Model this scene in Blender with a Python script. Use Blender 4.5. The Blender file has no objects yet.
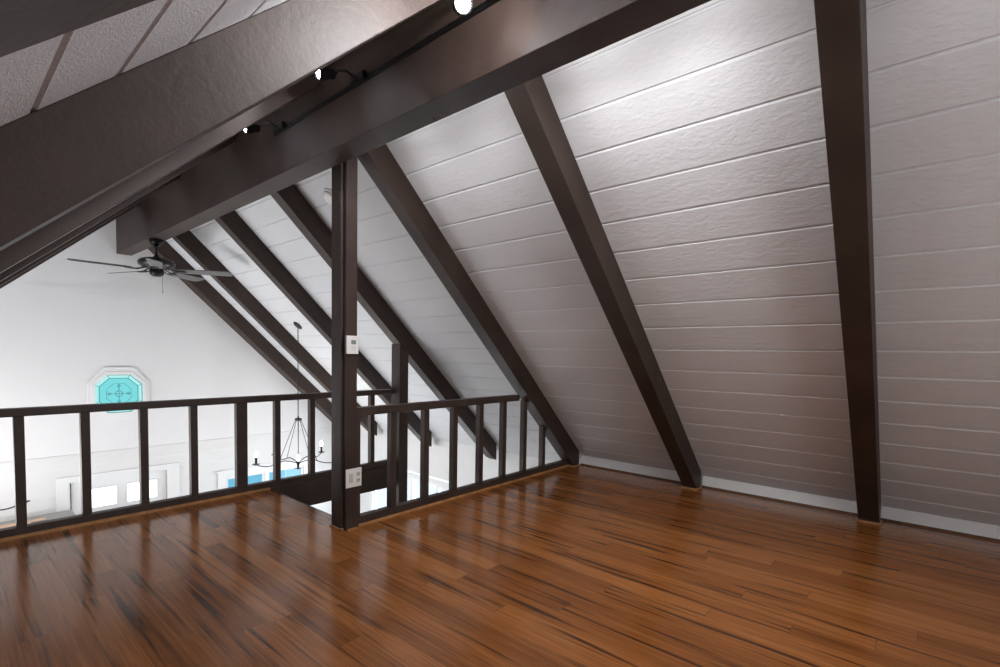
import bpy, bmesh, math, random
from mathutils import Vector, Matrix
R = math.radians
C = bpy.context.scene.collection
random.seed(4)

# ------------------------------------------------------------------ materials
def new_mat(name):
    m = bpy.data.materials.new(name); m.use_nodes = True
    nt = m.node_tree; b = nt.nodes['Principled BSDF']
    return m, nt, b

def N(nt, kind, **kw):
    n = nt.nodes.new(kind)
    for k, v in kw.items(): setattr(n, k, v)
    return n

def plain(name, col, rough=0.5, metal=0.0, noise=0.0, scale=8.0, bump=0.0, stretch=(1, 1, 1), bscale=None):
    m, nt, b = new_mat(name)
    b.inputs['Roughness'].default_value = rough
    b.inputs['Metallic'].default_value = metal
    tc = N(nt, 'ShaderNodeTexCoord'); mp = N(nt, 'ShaderNodeMapping')
    mp.inputs['Scale'].default_value = stretch
    nt.links.new(tc.outputs['Object'], mp.inputs['Vector'])
    nz = N(nt, 'ShaderNodeTexNoise'); nz.inputs['Scale'].default_value = scale
    nz.inputs['Detail'].default_value = 6
    nt.links.new(mp.outputs['Vector'], nz.inputs['Vector'])
    rp = N(nt, 'ShaderNodeValToRGB')
    lo = [c * (1 - noise) for c in col]; hi = [min(1, c * (1 + noise)) for c in col]
    rp.color_ramp.elements[0].position = 0.3; rp.color_ramp.elements[1].position = 0.7
    rp.color_ramp.elements[0].color = (*lo, 1); rp.color_ramp.elements[1].color = (*hi, 1)
    nt.links.new(nz.outputs['Fac'], rp.inputs['Fac'])
    nt.links.new(rp.outputs['Color'], b.inputs['Base Color'])
    if bump:
        nb = N(nt, 'ShaderNodeTexNoise'); nb.inputs['Scale'].default_value = bscale or scale * 4
        nb.inputs['Detail'].default_value = 8; nb.inputs['Roughness'].default_value = 0.65
        nt.links.new(mp.outputs['Vector'], nb.inputs['Vector'])
        bp = N(nt, 'ShaderNodeBump'); bp.inputs['Strength'].default_value = bump
        bp.inputs['Distance'].default_value = 0.01
        nt.links.new(nb.outputs['Fac'], bp.inputs['Height'])
        nt.links.new(bp.outputs['Normal'], b.inputs['Normal'])
    return m

def emit(name, col, strength):
    m, nt, b = new_mat(name)
    b.inputs['Base Color'].default_value = (0.02, 0.02, 0.02, 1)
    b.inputs['Emission Color'].default_value = (*col, 1)
    b.inputs['Emission Strength'].default_value = strength
    b.inputs['Roughness'].default_value = 0.15
    return m

def floor_mat():
    m, nt, b = new_mat('strand_bamboo_planks')
    L = nt.links.new
    tc = N(nt, 'ShaderNodeTexCoord'); sp = N(nt, 'ShaderNodeSeparateXYZ')
    L(tc.outputs['Object'], sp.inputs[0])
    def M(op, a, bv=None, c=None):
        n = N(nt, 'ShaderNodeMath', operation=op)
        for i, v in enumerate((a, bv, c)):
            if v is None: continue
            if isinstance(v, (int, float)): n.inputs[i].default_value = v
            else: L(v, n.inputs[i])
        return n.outputs[0]
    W, LEN = 0.128, 1.83
    xs = M('DIVIDE', sp.outputs['X'], W); row = M('FLOOR', xs); fx = M('FRACT', xs)
    wn = N(nt, 'ShaderNodeTexWhiteNoise', noise_dimensions='1D'); L(row, wn.inputs['W'])
    ys = M('ADD', M('DIVIDE', sp.outputs['Y'], LEN), M('MULTIPLY', wn.outputs['Value'], 7.0))
    col = M('FLOOR', ys); fy = M('FRACT', ys)
    pid = N(nt, 'ShaderNodeTexWhiteNoise', noise_dimensions='2D')
    cv = N(nt, 'ShaderNodeCombineXYZ'); L(row, cv.inputs[0]); L(col, cv.inputs[1]); L(cv.outputs[0], pid.inputs['Vector'])
    # dark strands, shifted for every plank
    def strands(sx, sy, off, detail):
        v = N(nt, 'ShaderNodeCombineXYZ')
        L(M('MULTIPLY', sp.outputs['X'], sx), v.inputs[0])
        L(M('ADD', M('MULTIPLY', sp.outputs['Y'], sy), M('MULTIPLY', pid.outputs['Value'], off)), v.inputs[1])
        L(M('MULTIPLY', pid.outputs['Value'], 31.0), v.inputs[2])
        n = N(nt, 'ShaderNodeTexNoise'); n.inputs['Scale'].default_value = 1.0; n.inputs['Detail'].default_value = detail
        n.inputs['Roughness'].default_value = 0.55
        L(v.outputs[0], n.inputs['Vector']); return n.outputs['Fac']
    s1 = strands(27, 0.95, 40, 1.5)
    s2 = strands(120, 2.2, 90, 4)
    s3 = strands(40, 3.0, 11, 3)
    r1 = N(nt, 'ShaderNodeValToRGB'); r1.color_ramp.elements[0].position = 0.56; r1.color_ramp.elements[1].position = 0.71
    L(s1, r1.inputs['Fac'])
    r2 = N(nt, 'ShaderNodeValToRGB'); r2.color_ramp.elements[0].position = 0.25; r2.color_ramp.elements[1].position = 0.75
    r2.color_ramp.elements[0].color = (0.145, 0.047, 0.011, 1); r2.color_ramp.elements[1].color = (0.41, 0.165, 0.050, 1)
    e = r2.color_ramp.elements.new(0.5); e.color = (0.265, 0.093, 0.024, 1)
    mixf = M('ADD', M('MULTIPLY', s2, 0.55), M('ADD', M('MULTIPLY', s3, 0.3), M('MULTIPLY', M('SUBTRACT', pid.outputs['Value'], 0.5), 0.24)))
    L(M('ADD', mixf, 0.08), r2.inputs['Fac'])
    mx = N(nt, 'ShaderNodeMix', data_type='RGBA'); L(M('MULTIPLY', r1.outputs['Color'], 0.82), mx.inputs['Factor'])
    L(r2.outputs['Color'], mx.inputs['A']); mx.inputs['B'].default_value = (0.022, 0.009, 0.005, 1)
    # joints
    ex = M('MINIMUM', fx, M('SUBTRACT', 1.0, fx)); ey = M('MINIMUM', fy, M('SUBTRACT', 1.0, fy))
    jx = M('LESS_THAN', ex, 0.012); jy = M('LESS_THAN', ey, 0.0012)
    j = M('MAXIMUM', jx, jy)
    mj = N(nt, 'ShaderNodeMix', data_type='RGBA'); L(M('MULTIPLY', j, 0.5), mj.inputs['Factor'])
    L(mx.outputs['Result'], mj.inputs['A']); mj.inputs['B'].default_value = (0.09, 0.04, 0.02, 1)
    L(mj.outputs['Result'], b.inputs['Base Color'])
    L(M('ADD', M('MULTIPLY', s3, 0.08), 0.14), b.inputs['Roughness'])
    bp = N(nt, 'ShaderNodeBump'); bp.inputs['Strength'].default_value = 0.25; bp.inputs['Distance'].default_value = 0.002
    L(M('SUBTRACT', M('MULTIPLY', s2, 0.3), j), bp.inputs['Height']); L(bp.outputs['Normal'], b.inputs['Normal'])
    return m

def glass_mat(name, col=(0.95, 0.98, 1.0)):
    m, nt, b = new_mat(name)
    out = nt.nodes['Material Output']
    tr = N(nt, 'ShaderNodeBsdfTransparent'); tr.inputs[0].default_value = (*col, 1)
    gl = N(nt, 'ShaderNodeBsdfGlossy'); gl.inputs['Roughness'].default_value = 0.03
    mx = N(nt, 'ShaderNodeMixShader'); mx.inputs[0].default_value = 0.06
    nt.links.new(tr.outputs[0], mx.inputs[1]); nt.links.new(gl.outputs[0], mx.inputs[2])
    nt.links.new(mx.outputs[0], out.inputs[0])
    return m

BROWN = plain('dark_brown_painted_timber', (0.043, 0.0272, 0.0215), 0.5, noise=0.25, scale=3, bump=0.22, stretch=(1, 1, 1), bscale=26)
BROWN2 = plain('dark_brown_painted_rail', (0.050, 0.0335, 0.0275), 0.45, noise=0.2, scale=6, bump=0.12, bscale=40)
PLANK = plain('rough_sawn_white_planks', (0.69, 0.69, 0.705), 0.8, noise=0.03, scale=2, bump=0.6, stretch=(1, 0.45, 1), bscale=38)
PLANKL = plain('rough_sawn_grey_white_planks', (0.68, 0.69, 0.73), 0.85, noise=0.10, scale=90, bump=0.7, stretch=(1, 1, 1), bscale=120)
WHITE = plain('smooth_white_wall_paint', (0.80, 0.79, 0.795), 0.7, noise=0.01, scale=3)
SIDING = plain('white_painted_siding', (0.78, 0.775, 0.77), 0.6, noise=0.015, scale=3)
TRIMW = plain('white_gloss_trim_paint', (0.83, 0.83, 0.83), 0.4, noise=0.01)
BASEW = plain('pale_grey_baseboard_paint', (0.84, 0.86, 0.86), 0.45, noise=0.02)
SHOE = plain('oak_shoe_moulding', (0.40, 0.19, 0.07), 0.4, noise=0.3, scale=14, stretch=(1, 1, 1))
SHOED = plain('dark_stained_shoe_moulding', (0.10, 0.042, 0.018), 0.4, noise=0.3, scale=14)
FLOOR = floor_mat()
TILE = plain('grey_lower_floor', (0.60, 0.585, 0.565), 0.5, noise=0.06)
BLACK = plain('black_metal', (0.012, 0.011, 0.011), 0.35, 0.6, noise=0.1)
BRONZE = plain('dark_bronze_metal', (0.045, 0.042, 0.042), 0.32, 0.7, noise=0.15)
BLADE = plain('grey_brown_fan_blade', (0.10, 0.095, 0.092), 0.38, noise=0.15, scale=6)
PLASTIC = plain('white_plastic', (0.80, 0.79, 0.77), 0.35, noise=0.01)
PLASTICG = plain('light_grey_plastic', (0.56, 0.54, 0.51), 0.4, noise=0.02)
LCD = plain('grey_lcd', (0.22, 0.26, 0.25), 0.2, noise=0.05)
DARK = plain('black_slot', (0.01, 0.01, 0.01), 0.6)
BULB = emit('lit_bulb', (1.0, 0.95, 0.88), 40)
LED = emit('lit_spot_lens', (0.95, 0.97, 1.0), 60)
DAY = emit('daylit_frosted_glass', (0.93, 0.96, 1.0), 2.2)
BLUEG = emit('daylit_blue_glass', (0.14, 0.50, 0.72), 1.0)
BLUEP = emit('daylit_pale_blue_glass', (0.30, 0.66, 0.82), 1.0)
TEAL = emit('daylit_teal_stained_glass', (0.20, 0.74, 0.77), 0.95)
TEALP = emit('daylit_pale_teal_bevel_glass', (0.40, 0.88, 0.87), 1.0)
LEAD = plain('lead_came', (0.05, 0.13, 0.16), 0.4, 0.3)
GLASS = glass_mat('clear_pane')
COUNTER = plain('grey_cabinet_top', (0.40, 0.385, 0.37), 0.6, noise=0.06)
PINE = plain('pale_pine_board', (0.80, 0.56, 0.40), 0.5, noise=0.25, scale=5, stretch=(1, 12, 12))

def knots(m):
    nt = m.node_tree; b = nt.nodes['Principled BSDF']; L = nt.links.new
    old = b.inputs['Normal'].links[0].from_socket
    tc = N(nt, 'ShaderNodeTexCoord')
    nz = N(nt, 'ShaderNodeTexNoise'); nz.inputs['Scale'].default_value = 3; L(tc.outputs['Object'], nz.inputs['Vector'])
    mixv = N(nt, 'ShaderNodeMix', data_type='VECTOR'); mixv.inputs['Factor'].default_value = 0.12
    L(tc.outputs['Object'], mixv.inputs['A']); L(nz.outputs['Color'], mixv.inputs['B'])
    vo = N(nt, 'ShaderNodeTexVoronoi'); vo.inputs['Scale'].default_value = 3.2; L(mixv.outputs['Result'], vo.inputs['Vector'])
    rp_ = N(nt, 'ShaderNodeValToRGB'); e = rp_.color_ramp.elements
    e[0].position = 0.05; e[0].color = (0.3, 0.3, 0.3, 1); e[1].position = 0.13; e[1].color = (0.5, 0.5, 0.5, 1)
    k = e.new(0.09); k.color = (0, 0, 0, 1)
    L(vo.outputs['Distance'], rp_.inputs['Fac'])
    bp = N(nt, 'ShaderNodeBump'); bp.inputs['Strength'].default_value = 0.55; bp.inputs['Distance'].default_value = 0.012
    L(rp_.outputs['Color'], bp.inputs['Height']); L(old, bp.inputs['Normal']); L(bp.outputs['Normal'], b.inputs['Normal'])
knots(BROWN)
for m_ in (BROWN, BROWN2): m_.node_tree.nodes['Principled BSDF'].inputs['Specular IOR Level'].default_value = 0.3
for m_ in (PLANK, PLANKL): m_.node_tree.nodes['Principled BSDF'].inputs['Specular IOR Level'].default_value = 0.15

# ------------------------------------------------------------------ mesh helpers
class MB:
    def __init__(s): s.bm = bmesh.new()
    def box(s, x0, x1, y0, y1, z0, z1, bev=0.0):
        b = bmesh.new()
        bmesh.ops.create_cube(b, size=1)
        for v in b.verts:
            v.co = Vector(((x0 + x1) / 2 + v.co.x * (x1 - x0), (y0 + y1) / 2 + v.co.y * (y1 - y0), (z0 + z1) / 2 + v.co.z * (z1 - z0)))
        if bev: bmesh.ops.bevel(b, geom=b.edges[:], offset=bev, segments=2, affect='EDGES', profile=0.6)
        s.add(b); return s
    def add(s, b, mat=None):
        if mat: bmesh.ops.transform(b, matrix=mat, verts=b.verts)
        me = bpy.data.meshes.new('tmp'); b.to_mesh(me); b.free(); s.bm.from_mesh(me); bpy.data.meshes.remove(me)
    def prism_y(s, poly, y0, y1, bev=0.0):
        """polygon of (x, z) extruded from y0 to y1"""
        b = bmesh.new()
        a = [b.verts.new((x, y0, z)) for x, z in poly]; c = [b.verts.new((x, y1, z)) for x, z in poly]
        n = len(poly)
        b.faces.new(a); b.faces.new(c[::-1])
        for i in range(n): b.faces.new((a[i], c[i], c[(i + 1) % n], a[(i + 1) % n]))
        bmesh.ops.recalc_face_normals(b, faces=b.faces)
        if bev: bmesh.ops.bevel(b, geom=b.edges[:], offset=bev, segments=2, affect='EDGES', profile=0.6)
        s.add(b); return s
    def prism_x(s, poly, x0, x1, bev=0.0):
        """polygon of (y, z) extruded along x"""
        b = bmesh.new()
        a = [b.verts.new((x0, y, z)) for y, z in poly]; c = [b.verts.new((x1, y, z)) for y, z in poly]
        n = len(poly)
        b.faces.new(a); b.faces.new(c[::-1])
        for i in range(n): b.faces.new((a[i], c[i], c[(i + 1) % n], a[(i + 1) % n]))
        bmesh.ops.recalc_face_normals(b, faces=b.faces)
        if bev: bmesh.ops.bevel(b, geom=b.edges[:], offset=bev, segments=2, affect='EDGES', profile=0.6)
        s.add(b); return s
    def ring_y(s, outer, inner, y0, y1):
        """frame between two (x, z) outlines of equal count, extruded along y"""
        b = bmesh.new(); n = len(outer)
        def lay(p, y): return [b.verts.new((x, y, z)) for x, z in p]
        o0, i0, o1, i1 = lay(outer, y0), lay(inner, y0), lay(outer, y1), lay(inner, y1)
        for k in range(n):
            l = (k + 1) % n
            b.faces.new((o0[k], o0[l], i0[l], i0[k])); b.faces.new((o1[k], i1[k], i1[l], o1[l]))
            b.faces.new((o0[k], o1[k], o1[l], o0[l])); b.faces.new((i0[k], i0[l], i1[l], i1[k]))
        bmesh.ops.recalc_face_normals(b, faces=b.faces)
        s.add(b); return s
    def tube(s, pts, r, seg=8, cap=True):
        b = bmesh.new(); pts = [Vector(p) for p in pts]; rings = []
        rs = r if isinstance(r, (list, tuple)) else [r] * len(pts)
        up = Vector((0, 0, 1))
        for i, p in enumerate(pts):
            d = (pts[min(i + 1, len(pts) - 1)] - pts[max(i - 1, 0)]).normalized()
            u = up if abs(d.dot(up)) < 0.95 else Vector((1, 0, 0))
            a = d.cross(u).normalized(); c = a.cross(d).normalized()
            rings.append([b.verts.new(p + rs[i] * (math.cos(t) * a + math.sin(t) * c)) for t in [2 * math.pi * k / seg for k in range(seg)]])
        for q, w in zip(rings, rings[1:]):
            for k in range(seg): b.faces.new((q[k], q[(k + 1) % seg], w[(k + 1) % seg], w[k]))
        if cap: b.faces.new(rings[0][::-1]); b.faces.new(rings[-1])
        bmesh.ops.recalc_face_normals(b, faces=b.faces)
        for f in b.faces: f.smooth = len(f.verts) == 4
        s.add(b); return s
    def lathe(s, prof, mat=None, seg=28):
        b = bmesh.new(); rings = []
        for r, z in prof:
            if r < 1e-5: rings.append([b.verts.new((0, 0, z))])
            else: rings.append([b.verts.new((r * math.cos(2 * math.pi * k / seg), r * math.sin(2 * math.pi * k / seg), z)) for k in range(seg)])
        for q, w in zip(rings, rings[1:]):
            for k in range(seg):
                l = (k + 1) % seg
                if len(q) == 1 and len(w) == 1: continue
                if len(q) == 1: b.faces.new((q[0], w[k], w[l]))
                elif len(w) == 1: b.faces.new((q[k], q[l], w[0]))
                else: b.faces.new((q[k], q[l], w[l], w[k]))
        bmesh.ops.recalc_face_normals(b, faces=b.faces)
        for f in b.faces: f.smooth = True
        s.add(b, mat); return s
    def build(s, name, mat, parent=None, origin=None):
        me = bpy.data.meshes.new(name); 
        o0 = Vector(origin) if origin else Vector((0, 0, 0))
        if origin: bmesh.ops.translate(s.bm, verts=s.bm.verts, vec=-o0)
        s.bm.to_mesh(me); s.bm.free(); me.materials.append(mat)
        o = bpy.data.objects.new(name, me); C.objects.link(o)
        if parent is not None:
            o.parent = parent
            o.location = o0
        else: o.location = o0
        return o

def tag(o, label=None, cat=None, group=None, kind=None):
    if label: o['label'] = label
    if cat: o['category'] = cat
    if group: o['group'] = group
    if kind: o['kind'] = kind
    return o
def thing(name, label, cat, loc=(0, 0, 0), group=None):
    o = bpy.data.objects.new(name, None); C.objects.link(o); o.location = loc; o.empty_display_size = 0.1
    return tag(o, label, cat, group)
def struct(o): o['kind'] = 'structure'; return o
def rel(p, base): return [a - b for a, b in zip(p, base)]
def axis_mat(loc, d):
    """matrix that maps local +Z to direction d, at loc"""
    return Matrix.Translation(Vector(loc)) @ Vector((0, 0, 1)).rotation_difference(Vector(d).normalized()).to_matrix().to_4x4()

# ------------------------------------------------------------------ roof geometry
PR, DU, DC = R(43.7405), 3.8096, 4.0209         # right slope: x sin + z cos = D
def zr(x, D): return (D - x * math.sin(PR)) / math.cos(PR)
PLA = R(43.399)
TL, ZU, ZC = math.tan(PLA), 1.585, 1.890  # left slope: z = Z0 + x TL
def zl(x, Z0): return Z0 + x * TL
APX = (zr(0, DC) - ZC) / (TL + math.tan(PR)); APZ = zl(APX, ZC)
YW = 9.52                                       # gable wall
YB = -2.6                                       # back gable
XS = 5.90                                       # side wall of the big room
XLW = -2.10                                     # left side wall of the big room
ZLOW = -2.65
LX, RX, ZB = 1.926, 2.118, 2.899                # ridge beam sides and underside

# planked slopes: one slab each with V grooves between the boards
def slope_slab(name, pts_x, zf, x_start, x_end, nx, nz, mat, gw=0.008, gd=0.009):
    xs = sorted(x for x in pts_x if min(x_start, x_end) + 0.02 < x < max(x_start, x_end) - 0.02)
    prof = [(min(x_start, x_end), zf(min(x_start, x_end)))]
    for x in xs:
        prof += [(x - gw, zf(x - gw)), (x - gw * 0.35 + nx * gd, zf(x - gw * 0.35) + nz * gd), (x + gw * 0.35 + nx * gd, zf(x + gw * 0.35) + nz * gd), (x + gw, zf(x + gw))]
    xe = max(x_start, x_end); prof.append((xe, zf(xe)))
    th = 0.12
    top = [(xe, zf(xe) + th * 1.4), (min(x_start, x_end), zf(min(x_start, x_end)) + th * 1.4)]
    return struct(MB().prism_y(prof + top, YB, YW + 0.12).build(name, mat))
gr = [2.715 + 0.1893 * k for k in range(-5, 20)]
slope_slab('ceiling_right', gr, lambda x: zr(x, DC), APX, 6.1, math.sin(PR), math.cos(PR), PLANK)
gl = [0.199 + 0.1875 * k for k in range(-13, 10)]
slope_slab('ceiling_left', gl, lambda x: zl(x, ZC), -2.25, APX, -math.sin(PLA), math.cos(PLA), PLANKL)

# ridge beam
MB().prism_y([(LX, ZB), (RX, ZB), (RX, zr(RX, DC) - 0.002), (APX, APZ - 0.002), (LX, zl(LX, ZC) - 0.002)], YB + 0.02, YW, 0.004).build('ridge_beam', BROWN)
tag(bpy.data.objects['ridge_beam'], 'massive dark brown ridge beam carrying the spotlight track, running back to the white gable', 'beam')

# right rafters
def rafter_right(y, w, label, end='floor'):
    x0 = RX
    p = [(x0, zr(x0, DU)), ]
    if end == 'floor':
        xf = DU / math.sin(PR)
        p += [(xf - 0.03, zr(xf - 0.03, DU)), (xf - 0.03, 0.0), (5.62, 0.0), (5.62, zr(5.62, DC) - 0.001)]
    else:
        p += [(5.66, zr(5.66, DU)), (5.745, zr(5.745, DU) + 0.035), (5.745, zr(5.745, DC) - 0.001)]
    p += [(x0, zr(x0, DC) - 0.001)]
    o = MB().prism_y(p, y, y + w, 0.004).build('rafter', BROWN, origin=(x0, y + w / 2, zr(x0, DU)))
    return tag(o, label, 'rafter', 'rafters of the right roof slope')
RW = 0.154
rafter_right(0.275, RW, 'nearest right-slope rafter, seen nearly upright, with white planks at both sides')
rafter_right(1.872, RW, 'right-slope rafter whose foot stands on the bamboo floor midway along the pale baseboard')
rafter_right(3.456, RW, 'right-slope rafter where the short railing ends, its foot beside the end of the baseboard')
rafter_right(5.022, RW, 'right-slope rafter resting on the slim post at the far side of the stairwell', 'tail')
rafter_right(6.538, RW, 'right-slope rafter just in front of the round chandelier canopy', 'tail')
rafter_right(8.148, RW, 'right-slope rafter behind the chandelier canopy, second from the gable wall', 'tail')
rafter_right(9.24, YW - 9.24 - 0.001, 'right-slope rafter lying flat against the white gable wall', 'tail')

# left rafters
def rafter_left(y, w, label):
    x1 = LX; x0 = -1.93 if y > 5.3 else -1.60
    xt = APX
    p = [(x0, zl(x0, ZU)), (x1, zl(x1, ZU)), (x1, zl(x1, ZC) - 0.001), (x0, zl(x0, ZC) - 0.001)]
    o = MB().prism_y(p, y, y + w, 0.004).build('rafter', BROWN, origin=(x1, y + w / 2, zl(x1, ZU)))
    return tag(o, label, 'rafter', 'rafters of the left roof slope')
rafter_left(0.274, 0.137, 'left-slope rafter closest overhead, only its dim underside in the upper left corner')
rafter_left(1.836, 0.14, 'big left-slope rafter with knots crossing the upper left, bright under the spotlights')
rafter_left(3.464, RW, 'left-slope rafter showing as a brown strip just below the big knotty one')
rafter_left(5.015, RW, 'left-slope rafter showing as a thin lit strip under the brown one')
rafter_left(6.538, RW, 'left-slope rafter hidden but for a dark edge against the white gable')
rafter_left(8.148, RW, 'left-slope rafter hidden behind the others, second from the white gable wall')

# ------------------------------------------------------------------ floors, walls
FX = 2.30                    # edge of the deck at the stairwell
Y0, Y1 = 3.518, 5.150
deck = MB()
deck.box(-1.93, 5.684, YB, Y0 + 0.09, -0.26, 0.0)
deck.box(-1.93, FX, Y0 + 0.09, Y1 + 0.10, -0.26, 0.0)
struct(deck.build('floor', FLOOR))
struct(MB().box(XLW - 0.1, XS + 0.1, YB, YW + 0.1, ZLOW - 0.1, ZLOW).build('floor_lower', TILE))

# gable wall: smooth above, lapped siding below, with openings for door and windows
OC = (1.929, 0.739)
def octo(hx, hz, fx, fz, c=OC):
    return [(c[0] + a * hx if k else c[0] + a * fx, c[1] + b * fz if k else c[1] + b * hz)
            for a, b, k in ((-1, 1, 0), (1, 1, 0), (1, 1, 1), (1, -1, 1), (1, -1, 0), (-1, -1, 0), (-1, -1, 1), (-1, 1, 1))]
ZS = -0.135
wall = MB()
# upper part: split round the octagon's bounding opening
ox0, ox1, oz0, oz1 = OC[0] - 0.32, OC[0] + 0.32, OC[1] - 0.32, OC[1] + 0.32
def gable_piece(mb, x0, x1, z0, z1):
    """rectangle clipped under both slopes"""
    poly = [(x0, z0), (x1, z0)]
    top = []
    xs = [x1] + ([APX] if x0 < APX < x1 else []) + [x0]
    for x in xs: top.append((x, min(z1, zr(x, DC), zl(x, ZC))))
    extra = []
    for a, b in zip(top, top[1:]):
        extra.append(a)
        # break point where z1 meets a slope
        for xb in ((DC - z1 * math.cos(PR)) / math.sin(PR), (z1 - ZC) / TL):
            if min(a[0], b[0]) + 1e-4 < xb < max(a[0], b[0]) - 1e-4: extra.append((xb, z1))
    extra.append(top[-1])
    cut = poly + extra
    out = []
    for q in cut:
        if not out or (abs(q[0] - out[-1][0]) + abs(q[1] - out[-1][1])) > 1e-5: out.append(q)
    if len(out) >= 3: mb.prism_y(out, YW, YW + 0.12)
gable_piece(wall, XLW, ox0, 0.0, 5); gable_piece(wall, ox1, XS, 0.0, 5)
gable_piece(wall, ox0, ox1, oz1, 5); wall.box(ox0, ox1, YW, YW + 0.12, 0.0, oz0)
wall.box(XLW, XS, YW, YW + 0.12, ZS, 0.0)
# octagon corners fill the square opening
g = octo(0.315, 0.315, 0.153, 0.149)
for a, b, cx, cz in ((0, 7, ox0, oz1), (1, 2, ox1, oz1), (3, 4, ox1, oz0), (5, 6, ox0, oz0)):
    wall.prism_y([g[a], g[b], (cx, cz)], YW, YW + 0.12)
struct(wall.build('wall_far', WHITE))
# siding below the seam
DX0, DX1, DZ = 1.315, 2.545, -0.555           # door leaf
WX0, WX1, WZ0, WZ1 = 3.41, 4.95, -1.95, -0.83
sd = MB(); z = ZS - 0.004; k = 0
while z > ZLOW + 0.01:
    zb_ = max(z - 0.19, ZLOW)
    segs = [(XLW, XS)]
    def cutseg(segs, a, b):
        o = []
        for s0, s1 in segs:
            if b <= s0 or a >= s1: o.append((s0, s1)); continue
            if s0 < a: o.append((s0, a))
            if s1 > b: o.append((b, s1))
        return o
    if zb_ < DZ: segs = cutseg(segs, DX0, DX1)
    if zb_ < WZ1 and z > WZ0: segs = cutseg(segs, WX0, WX1)
    for a, b in segs:
        sd.prism_x([(YW + 0.10, zb_), (YW - 0.020, zb_), (YW - 0.020, zb_ + 0.010), (YW + 0.002, z), (YW + 0.10, z)], a, b)
    z -= 0.19
struct(sd.build('wall_far_siding', SIDING))
# side wall of the big room with the opening of the sliding doors
def side_wall():
    m = MB(); z = -0.01
    SY0, SY1, SZ1 = 6.13, 8.50, -0.83
    while z > ZLOW + 0.01:
        zb_ = max(z - 0.19, ZLOW)
        segs = [(YB, YW)] if zb_ >= SZ1 else [(YB, SY0), (SY1, YW)]
        for a, b in segs:
            m.prism_y([(XS + 0.10, zb_), (XS - 0.012, zb_), (XS - 0.012, zb_ + 0.006), (XS + 0.004, z), (XS + 0.10, z)], a, b)
        z -= 0.19
    return struct(m.build('wall_right', SIDING))
side_wall()
# left side wall of the big room (window opening 6..8.6)
lw = MB()
LY0, LY1, LZ0, LZ1 = 5.7, 8.9, -1.9, -0.55
lw.box(XLW - 0.1, XLW, YB, LY0, ZLOW, 0.0); lw.box(XLW - 0.1, XLW, LY1, YW, ZLOW, 0.0)
lw.box(XLW - 0.1, XLW, LY0, LY1, ZLOW, LZ0); lw.box(XLW - 0.1, XLW, LY0, LY1, LZ1, 0.0)
struct(lw.build('wall_left', WHITE))
# back gable behind the viewer, with an unseen window opening added for soft fill
bw = MB()
BX0, BX1, BZ0, BZ1 = 0.8, 3.0, 0.75, 2.35
def back_piece(x0, x1, z0, z1):
    xs = sorted({x0, x1, *[x for x in (APX, (DC - z1 * math.cos(PR)) / math.sin(PR), (z1 - ZC) / TL) if x0 < x < x1]})
    top = [(x, min(z1, zr(x, DC), zl(x, ZC))) for x in reversed(xs)]
    bw.prism_y([(x0, z0), (x1, z0)] + [t for t in top if t[1] > z0 + 1e-4], YB - 0.1, YB)
back_piece(-1.93, BX0, 0.0, 5); back_piece(BX1, 5.6, 0.0, 5); back_piece(BX0, BX1, BZ1, 5); back_piece(BX0, BX1, 0.0, BZ0)
bw.box(XLW, XS, YB - 0.1, YB, ZLOW, 0.0)
struct(bw.build('wall_back', WHITE))

# baseboard along the foot of the right slope
bb = MB()
XB = 5.678
for a, b in ((YB, 0.275), (0.275 + RW, 1.872), (1.872 + RW, 3.456)):
    bb.box(XB - 0.014, XB, a + 0.001, b - 0.001, 0.012, 0.124, 0.002)
struct(bb.build('baseboard_right', BASEW))
tn = [0]
def trim(mb, mat):
    tn[0] += 1
    return struct(mb.build('trim_%d' % tn[0], mat))
sh = MB()
for a, b in ((YB, 0.275), (0.275 + RW, 1.872), (1.872 + RW, 3.456)):
    sh.prism_y([(XB - 0.002, 0), (XB - 0.03, 0), (XB - 0.028, 0.008), (XB - 0.014, 0.018), (XB - 0.002, 0.018)], a, b)
trim(sh, SHOED)
# quarter round strips round the rafter feet and along the railings
def foot_trim(y):
    m = MB(); xf = DU / math.sin(PR) - 0.03
    m.box(xf - 0.016, xf, y - 0.016, y + RW + 0.012, 0.0, 0.014, 0.003)
    m.box(xf, 5.62, y - 0.016, y, 0.0, 0.014, 0.003)
    trim(m, SHOE)
foot_trim(0.275); foot_trim(1.872); foot_trim(3.456)
q = MB(); q.prism_x([(Y0 - 0.002, 0), (Y0 - 0.002, 0.016), (Y0 + 0.006, 0.022), (Y0 + 0.018, 0.022), (Y0 + 0.018, 0)], 2.30, 5.46); trim(q, SHOE)
q = MB(); q.prism_x([(Y1 - 0.014, 0), (Y1 - 0.014, 0.014), (Y1, 0.022), (Y1 + 0.012, 0.022), (Y1 + 0.012, 0)], -1.6, FX); trim(q, SHOE)

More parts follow.
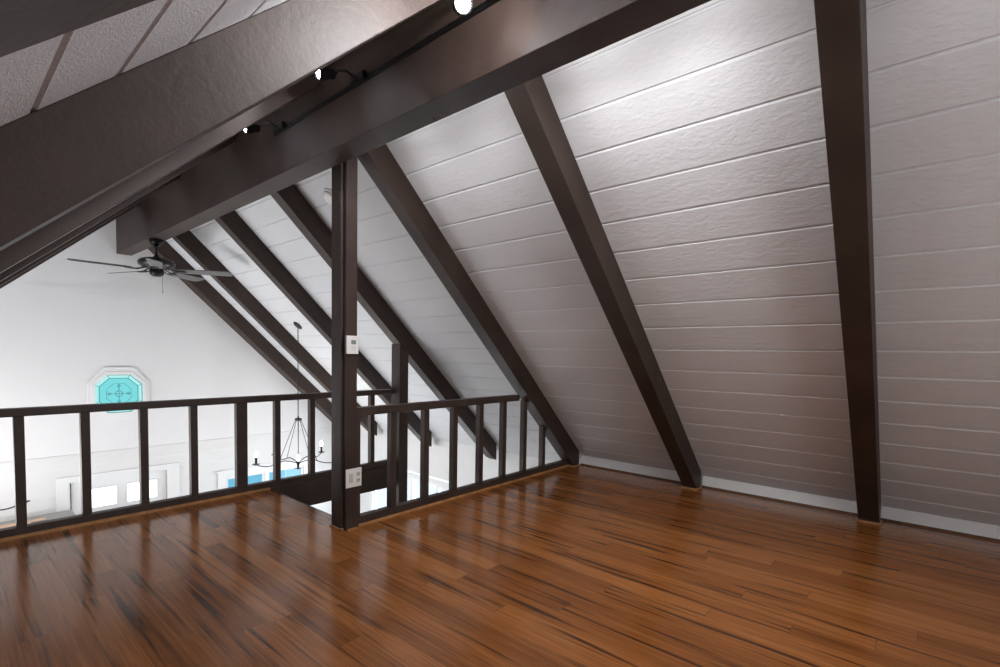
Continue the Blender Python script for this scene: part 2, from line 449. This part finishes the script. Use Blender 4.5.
# ------------------------------------------------------------------ posts
PX, PY = 2.158, 3.560
b_ = (PX + 0.06, PY + 0.06, 0)
post = thing('post', 'tall dark brown grooved post carrying the ridge beam, with thermostat and outlet plate on it', 'post', b_)
def add_part(parent, name, mat, mb, base):
    bmesh.ops.translate(mb.bm, verts=mb.bm.verts, vec=-Vector(base))
    return mb.build(name, mat, parent)
def post_piece(x0, x1, y0, y1):      # cut to the underside of the rafter it holds
    return MB().prism_y([(x0, 0), (x1, 0), (x1, zr(x1, DU) - 0.001), (x0, zr(x0, DU) - 0.001)], y0, y1, 0.003)
add_part(post, 'timber', BROWN, post_piece(PX, PX + 0.115, PY, PY + 0.140), b_)
add_part(post, 'facing_board', BROWN, post_piece(PX + 0.020, PX + 0.119, PY - 0.048, PY), b_)
m = MB(); m.box(PX - 0.014, PX, PY - 0.014, PY + 0.145, 0, 0.014, 0.003); m.box(PX - 0.014, PX + 0.02, PY - 0.014, PY, 0, 0.014, 0.003)
m.box(PX + 0.03, PX + 0.12, PY - 0.062, PY - 0.048, 0, 0.012, 0.003)
trim(m, SHOE)
P2X0, P2X1, P2Y0, P2Y1 = 3.876, 4.012, 5.03, 5.20
o = MB().prism_y([(P2X0, ZLOW), (P2X1, ZLOW), (P2X1, zr(P2X1, DU) - 0.001), (P2X0, zr(P2X0, DU) - 0.001)], P2Y0, P2Y1, 0.003).build('post', BROWN, origin=(3.94, 5.1, ZLOW))
tag(o, 'slim dark post at the far side of the stairwell, ending under a rafter', 'post')

# beam under the far railing across the stairwell
o = MB().box(FX, P2X0, Y1 - 0.005, Y1 + 0.11, -0.27, 0.008, 0.004).build('header_beam', BROWN)
tag(o, 'dark brown header beam under the long railing at the far edge of the stairwell', 'beam')
o = MB().box(FX, 5.684, Y0 + 0.091, Y0 + 0.12, -0.29, -0.002, 0.003).build('header_beam', BROWN)
tag(o, 'dark brown fascia board below the short railing at the near edge of the stairwell', 'beam')
o = MB().box(FX, FX + 0.02, Y0 + 0.125, Y1 - 0.006, -0.29, -0.004, 0.003).build('fascia_board', BROWN)
tag(o, 'dark fascia board along the open deck edge between the two railings', 'board')

# ------------------------------------------------------------------ railings
def railing(label, y, d, x0, x1, zt0, zt1, zb0, zb1, spots, ztop=None, w=0.060, wide=()):
    base = ((x0 + x1) / 2, y + d / 2, 0)
    r = thing('railing', label, 'railing', base)
    add_part(r, 'top_rail', BROWN2, MB().box(x0, x1, y - 0.012, y + d + 0.012, zt0, zt1, 0.004), base)
    add_part(r, 'bottom_rail', BROWN2, MB().box(x0, x1 if ztop is None else 5.44, y - 0.006, y + d + 0.006, zb0, zb1, 0.004), base)
    for xr_ in spots:
        top = zt0
        if ztop:
            zz = [min(zt0, ztop(xr_ - (0.0455 if xr_ < PX + 0.18 and ztop else w))), min(zt0, ztop(xr_))]
        else: zz = [zt0, zt0]
        mb = MB().prism_y([(xr_ - (0.0455 if xr_ < PX + 0.18 and ztop else w), zb1), (xr_, zb1), (xr_, zz[1] - 0.001), (xr_ - (0.0455 if xr_ < PX + 0.18 and ztop else w), zz[0] - 0.001)], y, y + d, 0.003)
        add_part(r, 'baluster', BROWN2, mb, base)
    for xr_ in wide:
        mb = MB().box(xr_ - 0.108, xr_ - 0.052, y, y + d, zb1, zt0 - 0.001, 0.004).box(xr_ - 0.054, xr_, y + 0.006, y + d, zb1, zt0 - 0.001, 0.004)
        add_part(r, 'newel', BROWN2, mb, base)
    return r
railing('long dark brown railing along the deck edge before the white gable', Y1 + 0.012, 0.060, -0.58, P2X0 - 0.002, 0.922, 0.984, 0.012, 0.078,
        [-0.32, 0.07, 0.460, 0.849, 1.247, 1.637, 2.423, 2.813, 3.20, 3.60], wide=(2.088,))
railing('short dark brown railing from the grooved post to a rafter beside the stairwell', Y0 + 0.012, 0.060, PX + 0.1195, 4.41, 0.925, 0.993, 0.012, 0.084,
        [PX + 0.1195 + 0.046, 2.692, 3.071, 3.445, 3.824, 4.201, 4.573, 4.950], ztop=lambda x: zr(x, DU))

# ------------------------------------------------------------------ wall plates on the post
FY = PY - 0.048
base = (PX + 0.065, FY, 1.505)
t = thing('thermostat', 'white wall thermostat with a small grey screen at eye height on the grooved post', 'thermostat', base)
add_part(t, 'case', PLASTIC, MB().box(PX + 0.010, PX + 0.116, FY - 0.026, FY - 0.004, 1.434, 1.580, 0.005), base)
add_part(t, 'back_plate', BROWN, MB().box(PX + 0.004, PX + 0.118, FY - 0.004, FY, 1.428, 1.585, 0.001), base)
add_part(t, 'screen', LCD, MB().box(PX + 0.048, PX + 0.090, FY - 0.0282, FY - 0.0255, 1.512, 1.545, 0.0006), base)
m = MB()
for zz in (1.465, 1.484): m.box(PX + 0.048, PX + 0.064, FY - 0.0275, FY - 0.0255, zz, zz + 0.008, 0.0008).box(PX + 0.072, PX + 0.088, FY - 0.0275, FY - 0.0255, zz, zz + 0.008, 0.0008)
add_part(t, 'button', PLASTICG, m, base)
sx0, sx1, sz0, sz1 = PX + 0.014, PX + 0.158, 0.350, 0.503
base = ((sx0 + sx1) / 2, FY, 0.415)
t = thing('outlet_plate', 'pale two-gang switch and outlet plate low on the grooved post', 'outlet', base)
add_part(t, 'cover_plate', PLASTIC, MB().box(sx0, sx1, FY - 0.010, FY - 0.002, sz0, sz1, 0.003), base)
add_part(t, 'box', BROWN, MB().box(sx0 + 0.026, PX + 0.118, FY - 0.002, FY, sz0 + 0.004, sz1 - 0.004), base)
add_part(t, 'rocker_switch', PLASTICG, MB().box(sx0 + 0.028, sx0 + 0.062, FY - 0.0135, FY - 0.0098, 0.389, 0.463, 0.001), base)
for zz in (0.452, 0.402):
    rcp = add_part(t, 'receptacle', PLASTICG, MB().box(sx0 + 0.096, sx0 + 0.130, FY - 0.0130, FY - 0.0098, zz - 0.017, zz + 0.017, 0.002), base)
    mb = MB().box(sx0 + 0.104, sx0 + 0.107, FY - 0.0140, FY - 0.0128, zz - 0.002, zz + 0.010).box(sx0 + 0.118, sx0 + 0.121, FY - 0.0140, FY - 0.0128, zz - 0.002, zz + 0.010).box(sx0 + 0.110, sx0 + 0.116, FY - 0.0140, FY - 0.0128, zz - 0.013, zz - 0.007)
    add_part(rcp, 'slot', DARK, mb, base)

# ------------------------------------------------------------------ smoke detector
nrm = Vector((-math.sin(PR), 0, -math.cos(PR)))
sx, sy = 2.68, 4.60
loc = Vector((sx, sy, zr(sx, DC)))
t = thing('smoke_detector', 'round white smoke detector on the plank ceiling behind the grooved post', 'smoke detector', loc)
mt = axis_mat((0, 0, 0), nrm)
MB().lathe([(0, 0), (0.095, 0), (0.095, 0.012), (0.088, 0.018), (0, 0.018)], mt).build('mounting_ring', PLASTIC, t)
MB().lathe([(0.074, 0.018), (0.078, 0.030), (0.070, 0.042), (0.035, 0.046), (0, 0.046)], mt).build('cover', PLASTIC, t)

# ------------------------------------------------------------------ windows and doors
W1 = struct(MB().ring_y(octo(0.386, 0.415, 0.184, 0.176), octo(0.312, 0.304, 0.150, 0.146), YW - 0.022, YW).build('window_1', TRIMW))
MB().ring_y(octo(0.345, 0.345, 0.164, 0.160), octo(0.302, 0.294, 0.146, 0.142), YW - 0.030, YW - 0.018).build('window_frame', TRIMW, W1)
MB().ring_y(octo(0.306, 0.298, 0.146, 0.142), octo(0.245, 0.240, 0.118, 0.114), YW + 0.025, YW + 0.032).build('bevelled_border', TEALP, W1)
MB().prism_y(octo(0.246, 0.241, 0.119, 0.115), YW + 0.026, YW + 0.031).build('stained_glass', TEAL, W1)
ca = MB(); yy = YW + 0.022
def came(a, b, r=0.0045): ca.tube([(a[0], yy, a[1]), (b[0], yy, b[1])], r, 6)
o1 = octo(0.299, 0.291, 0.143, 0.139); o2 = octo(0.245, 0.240, 0.118, 0.114); o3 = octo(0.155, 0.155, 0.07, 0.068)
for P in (o1, o2):
    for k in range(8): came(P[k], P[(k + 1) % 8])
for k in range(8): came(o3[k], o3[(k + 1) % 8], 0.0025); came(o1[k], o2[k], 0.003)
cx, cz = OC
for a, b in (((cx - 0.15, cz), (cx + 0.15, cz)), ((cx, cz - 0.235), (cx, cz + 0.15))): came(a, b, 0.003)
ca.tube([(cx + 0.045 * math.cos(k * math.pi / 8), yy, cz + 0.045 * math.sin(k * math.pi / 8)) for k in range(17)], 0.004, 6)
for dx, dz in ((0.12, 0), (-0.12, 0), (0, 0.12), (0, -0.12)):
    p = [(cx + dx - 0.022, cz + dz), (cx + dx, cz + dz + 0.022), (cx + dx + 0.022, cz + dz), (cx + dx, cz + dz - 0.022)]
    for k in range(4): came(p[k], p[(k + 1) % 4], 0.003)
ca.build('lead_came', LEAD, W1)

# front door
D1 = struct(MB().box(DX0 + 0.004, DX1 - 0.004, YW + 0.015, YW + 0.06, ZLOW, DZ - 0.006, 0.002).build('door_1', TRIMW))
m = MB()
m.box(1.160, DX0 - 0.012, YW - 0.034, YW - 0.012, ZLOW, DZ + 0.095, 0.003)
m.box(DX1, 2.72, YW - 0.034, YW - 0.012, ZLOW, DZ + 0.095, 0.003)
m.box(DX0 - 0.0119, DX1 - 0.0001, YW - 0.034, YW - 0.012, DZ, DZ + 0.095, 0.003)
m.build('door_casing', TRIMW, D1)
MB().box(DX0 - 0.011, DX0 + 0.012, YW + 0.002, YW + 0.014, -1.9, DZ - 0.004).build('edge_strip', DARK, D1)  # black strip drawn for the dark gap left of the door leaf
MB().box(DX1 - 0.012, DX1 - 0.004, YW + 0.002, YW + 0.014, -1.9, DZ - 0.004).box(2.1, DX1 - 0.004, YW + 0.002, YW + 0.014, DZ - 0.010, DZ - 0.004).build('edge_strip', PLASTICG, D1)
for a, b in ((1.555, 1.868), (2.010, 2.405)):
    f = MB().ring_y([(a - 0.02, -1.01), (b + 0.02, -1.01), (b + 0.02, -0.685), (a - 0.02, -0.685)], [(a, -0.985), (b, -0.985), (b, -0.705), (a, -0.705)], YW + 0.006, YW + 0.016).build('pane_frame', TRIMW, D1)
    MB().box(a, b, YW + 0.010, YW + 0.014, -0.985, -0.705).build('pane', DAY, f)
MB().lathe([(0, 0), (0.028, 0), (0.028, 0.006), (0.011, 0.010), (0.011, 0.03), (0.026, 0.038), (0.029, 0.052), (0.020, 0.064), (0, 0.066)], axis_mat((2.42, YW + 0.015, -1.62), (0, -1, 0))).build('door_knob', BRONZE, D1)

# blue window right of the door
W2 = struct(MB().ring_y([(3.32, -2.06), (5.04, -2.06), (5.04, -0.745), (3.32, -0.745)], [(3.45, -1.93), (4.92, -1.93), (4.92, -0.85), (3.45, -0.85)], YW - 0.036, YW - 0.013).build('window_2', TRIMW))
MB().box(3.285, 5.075, YW - 0.052, YW - 0.013, -0.745, -0.715, 0.004).build('head_cap', TRIMW, W2)
for a, b in ((3.45, 4.15), (4.19, 4.92)):
    f = MB().ring_y([(a, -1.93), (b, -1.93), (b, -0.85), (a, -0.85)], [(a + 0.045, -1.885), (b - 0.045, -1.885), (b - 0.045, -0.895), (a + 0.045, -0.895)], YW - 0.012, YW + 0.02).build('sash', TRIMW, W2)
    MB().box(a + 0.045, b - 0.045, YW + 0.008, YW + 0.014, -1.885, -0.895).build('pane', BLUEG, f)
    xm = (a + b) / 2 + 0.01
    MB().box(xm - 0.012, xm + 0.012, YW + 0.000, YW + 0.007, -1.885, -0.895).build('glazing_bar', BLUEP, f)
MB().box(4.148, 4.192, YW - 0.028, YW + 0.02, -1.93, -0.85, 0.003).build('mullion', TRIMW, W2)

# sliding glass doors in the side wall
def rect(y0, y1, z0, z1): return [(y0, z0), (y1, z0), (y1, z1), (y0, z1)]
def ring_x(outer, inner, x0, x1):
    mb = MB(); mb.ring_y(outer, inner, x0, x1)
    for v in mb.bm.verts: v.co = Vector((v.co.y, v.co.x, v.co.z))
    bmesh.ops.recalc_face_normals(mb.bm, faces=mb.bm.faces[:])
    return mb
D2 = struct(ring_x(rect(6.08, 8.56, ZLOW, -0.80), rect(6.16, 8.48, ZLOW + 0.03, -0.88), XS - 0.036, XS - 0.013).build('door_2', TRIMW))
for a, b in ((6.16, 6.58), (6.54, 7.28), (7.24, 8.48)):
    off = 0.035 if a == 6.54 else 0.0
    f = ring_x(rect(a, b, ZLOW + 0.03, -0.88), rect(a + 0.06, b - 0.06, ZLOW + 0.13, -0.95), XS + 0.0 + off, XS + 0.033 + off).build('sliding_panel', TRIMW, D2)
    MB().box(XS + 0.012 + off, XS + 0.018 + off, a + 0.06, b - 0.06, ZLOW + 0.13, -0.95).build('pane', GLASS, f)

# cabinet beside the door, with two pale boards on top
base = (0.2, 9.15, ZLOW)
t = thing('cabinet', 'tall white cabinet with a grey top standing beside the front door', 'cabinet', base)
add_part(t, 'body', TRIMW, MB().box(-0.95, 1.305, 8.82, YW - 0.040, ZLOW, -0.982, 0.004), base)
add_part(t, 'top', COUNTER, MB().box(-0.97, 1.320, 8.80, YW - 0.038, -0.982, -0.95, 0.003), base)
for k in range(4):
    x0 = -0.93 + 0.56 * k
    dr = add_part(t, 'door', TRIMW, MB().box(x0, x0 + 0.54, 8.798, 8.819, ZLOW + 0.1, -1.04, 0.003), base)
    add_part(dr, 'handle', BRONZE, MB().box(x0 + 0.48, x0 + 0.495, 8.775, 8.7975, -1.9, -1.75, 0.003), base)
for (a, b, y, w, lab) in ((0.15, 1.01, 9.19, 0.045, 'pale pine board lying on the grey cabinet top, nearer the wall'),
                          (0.05, 0.845, 9.085, 0.05, 'pale pine board lying on the grey cabinet top, nearer the railing')):
    o = MB().box(a, b, y - w / 2, y + w / 2, -0.9495, -0.925, 0.003).build('wooden_board', PINE, origin=((a + b) / 2, y, -0.95))
    tag(o, lab, 'board', 'boards on the cabinet')

# ------------------------------------------------------------------ ceiling fan
fc = (2.022, 7.86)
ZF = 2.50
base = (fc[0], fc[1], ZB)
t = thing('ceiling_fan', 'dark bronze five-blade ceiling fan hanging under the far end of the ridge beam', 'fan', base)
def fl(name, mat, prof, zoff=0.0, parent=None):
    return MB().lathe([(r, z - ZB) for r, z in prof]).build(name, mat, parent or t)
fl('canopy', BLACK, [(0, ZB), (0.085, ZB), (0.088, ZB - 0.02), (0.07, ZB - 0.06), (0.03, ZB - 0.085), (0.0, ZB - 0.088)])
fl('down_rod', BLACK, [(0.0, ZB - 0.08), (0.022, ZB - 0.08), (0.024, ZB - 0.10), (0.016, ZB - 0.12), (0.016, 2.70), (0.034, 2.68), (0.04, 2.645), (0, 2.645)])
fl('motor_housing', BRONZE, [(0, 2.665), (0.06, 2.663), (0.13, 2.652), (0.19, 2.630), (0.215, 2.597), (0.205, 2.560), (0.165, 2.533), (0.10, 2.520), (0, 2.517)])
fl('switch_cup', BLACK, [(0, 2.525), (0.075, 2.52), (0.085, 2.485), (0.08, 2.440), (0.045, 2.415), (0, 2.411)])
pc = MB().tube([(0.06, -0.02, 2.45 - ZB), (0.062, -0.02, 2.22 - ZB)], 0.0022, 6).lathe([(0, 0.0), (0.006, 0.004), (0.006, 0.018), (0, 0.022)], Matrix.Translation((0.062, -0.02, 2.20 - ZB)), 10)
pc.build('pull_chain', BLACK, t)
# one blade, copied round
def blade_mb():
    b = bmesh.new(); top, bot = [], []
    outl = [(0.27, 0.055), (0.33, 0.066), (0.60, 0.078), (0.83, 0.082), (0.88, 0.076), (0.91, 0.05)]
    pts = outl + [(x, -y) for x, y in reversed(outl)]
    for x, y in pts:
        tw = -y * math.tan(R(13))
        top.append(b.verts.new((x, y, tw + 0.005))); bot.append(b.verts.new((x, y, tw - 0.005)))
    n = len(pts); b.faces.new(top); b.faces.new(bot[::-1])
    for i in range(n): b.faces.new((top[i], bot[i], bot[(i + 1) % n], top[(i + 1) % n]))
    bmesh.ops.recalc_face_normals(b, faces=b.faces)
    m = MB(); m.add(b); return m
def iron_mb():
    m = MB()
    m.tube([(0.10, 0.02, 0.03), (0.16, 0.03, 0.012), (0.22, 0.03, -0.014), (0.33, 0.022, -0.014)], 0.009, 8)
    m.tube([(0.10, -0.02, 0.03), (0.16, -0.03, 0.012), (0.22, -0.03, -0.006), (0.33, -0.022, -0.004)], 0.009, 8)
    m.box(0.25, 0.35, -0.036, 0.036, -0.016, -0.008, 0.003)
    return m
bl = ir = None
for k in range(5):
    a = R(38 + 72 * k)
    if bl is None:
        bl = blade_mb().build('blade', BLADE, t); ir = iron_mb().build('blade_iron', BRONZE, bl); o = bl
    else:
        o = bl.copy(); C.objects.link(o); o.parent = t
        i2 = ir.copy(); C.objects.link(i2); i2.parent = o
    o.location = (0, 0, ZF - ZB); o.rotation_euler = (0, 0, a)

# ------------------------------------------------------------------ chandeliers
RC = 0.63
def chandelier(cx, cy, zc, slope_n, label, phase):
    base = (cx, cy, zc)
    t = thing('chandelier', label, 'chandelier', base, 'candle chandeliers')
    MB().lathe([(0, -0.004), (0.075, -0.004), (0.078, 0.012), (0.05, 0.026), (0.018, 0.032), (0, 0.034)], axis_mat((0, 0, 0), slope_n)).build('canopy', BRONZE, t)
    ch = MB(); ztop, zhub = zc - 0.03, 0.40
    n = int((ztop - zhub) / 0.042)
    for k in range(n):
        z0 = ztop - (k + 0.5) * (ztop - zhub) / n; h = 0.029
        ax = (1, 0) if k % 2 else (0, 1)
        pts = [(ax[0] * 0.011 * math.cos(u), ax[1] * 0.011 * math.cos(u), z0 - zc + h * math.sin(u)) for u in [2 * math.pi * j / 10 for j in range(11)]]
        ch.tube(pts, 0.0032, 5, cap=False)
    ch.build('chain', BLACK, t)
    def L(p): return [(r, z + 0.075 - zc) for r, z in p]
    MB().lathe(L([(0, 0.335), (0.012, 0.33), (0.012, 0.30), (0.05, 0.295), (0.055, 0.275), (0.05, 0.255), (0.02, 0.25), (0, 0.25)])).build('hub', BRONZE, t)
    MB().lathe(L([(0, 0.255), (0.007, 0.255), (0.007, -0.36), (0.02, -0.38), (0.035, -0.42), (0.02, -0.46), (0.010, -0.475), (0.022, -0.50), (0.012, -0.535), (0, -0.545)])).build('column', BRONZE, t)
    for k in range(5):
        a = R(phase + 72 * k); c, s = math.cos(a), math.sin(a)
        P = lambda r, z: (r * c, r * s, z + 0.075 - zc)
        pts = []
        for i in range(25):
            u = i / 24; r = 0.02 + (RC - 0.02) * u
            pts.append(P(r, -0.43 + 0.055 * math.sin(u * math.pi * 1.0) * (1 - u) * 1.6 - 0.045 * math.sin(max(0, (u - 0.35) / 0.65) * math.pi) + 0.05 * u * u))
        arm = MB().tube(pts, 0.0075, 7).build('arm', BLACK, t)
        MB().tube([P(0.045, 0.265), P(0.30, -0.395)], 0.0045, 6).build('stay_rod', BLACK, arm)
        mt = Matrix.Translation((RC * c, RC * s, 0.075 - zc))
        MB().lathe([(0, -0.392), (0.02, -0.39), (0.055, -0.374), (0.058, -0.370), (0.02, -0.372), (0.018, -0.365), (0, -0.365)], mt, 16).build('drip_cup', BRONZE, arm)
        MB().lathe([(0, -0.372), (0.017, -0.372), (0.017, -0.262), (0, -0.262)], mt, 14).build('candle_sleeve', BLACK, arm)
        MB().lathe([(0, -0.262), (0.012, -0.262), (0.022, -0.238), (0.024, -0.222), (0.016, -0.195), (0.005, -0.172), (0, -0.170)], mt, 14).build('bulb', BULB, arm)
    return t
CH1 = (3.87, 7.64)
chandelier(*CH1, zr(CH1[0], DC), (-math.sin(PR), 0, -math.cos(PR)), 'candle-style chandelier hanging on a long chain behind the railing beside the grooved post', math.degrees(math.atan2(-7.6, -3.9)))
CH2 = (0.028, 7.692)
aL = PLA
chandelier(*CH2, zl(CH2[0], ZC), (math.sin(aL), 0, -math.cos(aL)), 'candle chandelier mostly out of view at the left edge, one arm seen past the railing', -5)

# ------------------------------------------------------------------ spotlight track
def spot_head(parent, base, mount, lamp, aim, on=True):
    """mount: adaptor on the track; lamp: centre of the lens; aim: direction of the light"""
    mount, lamp, aim = Vector(mount), Vector(lamp), Vector(aim).normalized()
    b0 = Vector(base)
    ad = MB(); ad.box(mount.x - 0.045, mount.x - 0.012, mount.y - 0.075, mount.y + 0.075, mount.z - 0.024, mount.z + 0.024, 0.004)
    hd = add_part(parent, 'adaptor', BLACK, ad, base)
    back = lamp - aim * 0.105
    elbow = Vector((mount.x - 0.10, mount.y + 0.02, mount.z + 0.02))
    add_part(hd, 'swivel_arm', BLACK, MB().tube([mount + Vector((-0.03, 0, 0)), (mount + elbow) / 2 + Vector((0, 0, -0.012)), elbow, (elbow + back) / 2 + Vector((-0.01, 0, 0.012)), back], 0.009, 8), base)
    prof = [(0, -0.115), (0.022, -0.112), (0.030, -0.095), (0.033, -0.06), (0.044, -0.045), (0.046, -0.004), (0.049, 0.0), (0.049, 0.006), (0.042, 0.006), (0.038, -0.004)]
    add_part(hd, 'spot_can', BLACK, MB().lathe(prof, axis_mat(lamp, aim), 22), base)
    add_part(hd, 'lens', LED, MB().lathe([(0.0385, -0.006), (0.030, 0.001), (0, 0.004)], axis_mat(lamp, aim), 22), base)
base = (LX, 3.0, 3.245)
tr = thing('spotlight_track', 'black spotlight track with swivelling lit heads on the near side of the ridge beam', 'track light', base)
add_part(tr, 'rail', BLACK, MB().box(LX - 0.011, LX, 0.55, 4.184, 3.227, 3.235, 0.001).box(LX - 0.011, LX, 0.55, 4.184, 3.253, 3.261, 0.001).box(LX - 0.005, LX, 0.55, 4.184, 3.2345, 3.2535), base)
HEADS = [((LX, 4.042, 3.252), (1.720, 4.265, 3.250), (-0.88, 0.06, -0.20)),
         ((LX, 2.924, 3.252), (1.690, 3.060, 3.250), (-0.84, 0.14, -0.18)),
         ((LX, 1.62, 3.244), (1.745, 1.79, 3.152), (-0.45, -0.80, -0.40)),
         ((LX, 1.00, 3.244), (1.66, 1.08, 3.110), (-0.22, 1.0, -0.10)),
         ((LX, 0.70, 3.244), (1.68, 0.66, 3.130), (-1.0, 0.30, -0.45))]  # last head is out of view, added to brighten the left slope
for h in HEADS: spot_head(tr, base, *h)

# ------------------------------------------------------------------ lights
def area(name, loc, rot, sx, sy, energy, col=(1, 1, 1)):
    d = bpy.data.lights.new(name, 'AREA'); d.shape = 'RECTANGLE'; d.size = sx; d.size_y = sy; d.energy = energy; d.color = col
    o = bpy.data.objects.new(name, d); C.objects.link(o); o.location = loc; o.rotation_euler = rot; return o
def point(name, loc, energy, col=(1, 1, 1), r=0.04):
    d = bpy.data.lights.new(name, 'POINT'); d.energy = energy; d.color = col; d.shadow_soft_size = r
    o = bpy.data.objects.new(name, d); C.objects.link(o); o.location = loc; return o
def spot(name, loc, to, energy, ang, col=(1, 1, 1), blend=0.6, r=0.04):
    d = bpy.data.lights.new(name, 'SPOT'); d.energy = energy; d.color = col; d.spot_size = R(ang); d.spot_blend = blend; d.shadow_soft_size = r
    o = bpy.data.objects.new(name, d); C.objects.link(o); o.location = loc
    o.rotation_euler = (Vector(to) - Vector(loc)).to_track_quat('-Z', 'Y').to_euler(); return o
# daylight through the side openings; the back one is added fill
area('daylight_left_windows', (XLW - 0.02, (LY0 + LY1) / 2, (LZ0 + LZ1) / 2), (0, R(-90), 0), LZ1 - LZ0, LY1 - LY0, 190, (0.95, 0.97, 1.0))
area('daylight_sliding_doors', (XS + 0.12, 7.32, -1.7), (0, R(90), 0), 1.6, 2.2, 110, (0.92, 0.96, 1.0))
area('back_window_fill', ((BX0 + BX1) / 2, YB - 0.05, (BZ0 + BZ1) / 2), (R(90), 0, 0), BX1 - BX0, BZ1 - BZ0, 40, (1.0, 0.98, 0.97))
# chandelier glow
for c in (CH1, CH2): point('chandelier_glow', (c[0], c[1], 0.0), 28, (1.0, 0.93, 0.85), 0.3)
# track spots
for i, (mnt, lamp, aim) in enumerate(HEADS):
    a = Vector(aim).normalized(); p = Vector(lamp) + a * 0.02
    spot('track_spot', p, p + a, (14, 20, 22, 125, 80)[i], (120, 120, 130, 105, 135)[i], (0.97, 0.98, 1.0))
# lamps on the far side of the ridge beam
for y, e in ((0.85, 4.5), (1.50, 5.5), (2.30, 3.2), (3.05, 3.2)): point('beam_lamp', (RX + 0.06, y, 2.95), e, (0.97, 0.98, 1.0), 0.06)
for y, e in ((0.95, 30), (1.50, 22), (2.40, 16), (3.05, 14), (-0.10, 10)): spot('beam_spot', (RX + 0.06, y, 2.95), (3.5, y + 0.25, 0.85), e * 0.88, 165, (0.98, 0.98, 1.0), 1.0, 0.06)  # the one nearest the viewer is added to brighten the nearest bay
spot('floor_fill_spot', (RX + 0.06, 0.60, 2.94), (3.3, 1.9, 0.0), 95, 95, (1.0, 0.97, 0.93), 0.9, 0.08)  # unseen spot added to brighten the floor on the right

w = bpy.data.worlds.new('World'); bpy.context.scene.world = w; w.use_nodes = True
bg = w.node_tree.nodes['Background']; bg.inputs[0].default_value = (0.86, 0.94, 1.0, 1); bg.inputs[1].default_value = 1.2

# ------------------------------------------------------------------ camera
f, yaw, pit, rol = 494.7436, R(49.0918), R(-2.7401), R(0.9697)
fw = Vector((math.sin(yaw) * math.cos(pit), math.cos(yaw) * math.cos(pit), math.sin(pit)))
r = Vector((math.cos(yaw), -math.sin(yaw), 0)); u = r.cross(fw)
r2 = r * math.cos(rol) + u * math.sin(rol); u2 = -r * math.sin(rol) + u * math.cos(rol)
cd = bpy.data.cameras.new('camera'); cd.sensor_width = 36; cd.lens = f / 1000 * 36; cd.clip_start = 0.02; cd.shift_y = (378.21 - 333.5) / 1000
cam = bpy.data.objects.new('camera', cd); C.objects.link(cam)
M3 = Matrix((r2, u2, -fw)).transposed().to_4x4(); M3.translation = Vector((0, 0, 1.45)); cam.matrix_world = M3
S = bpy.context.scene; S.camera = cam
S.view_settings.view_transform = 'Standard'; S.view_settings.look = 'None'; S.view_settings.gamma = 1; S.view_settings.use_curve_mapping = False
S.view_settings.exposure = 0.0
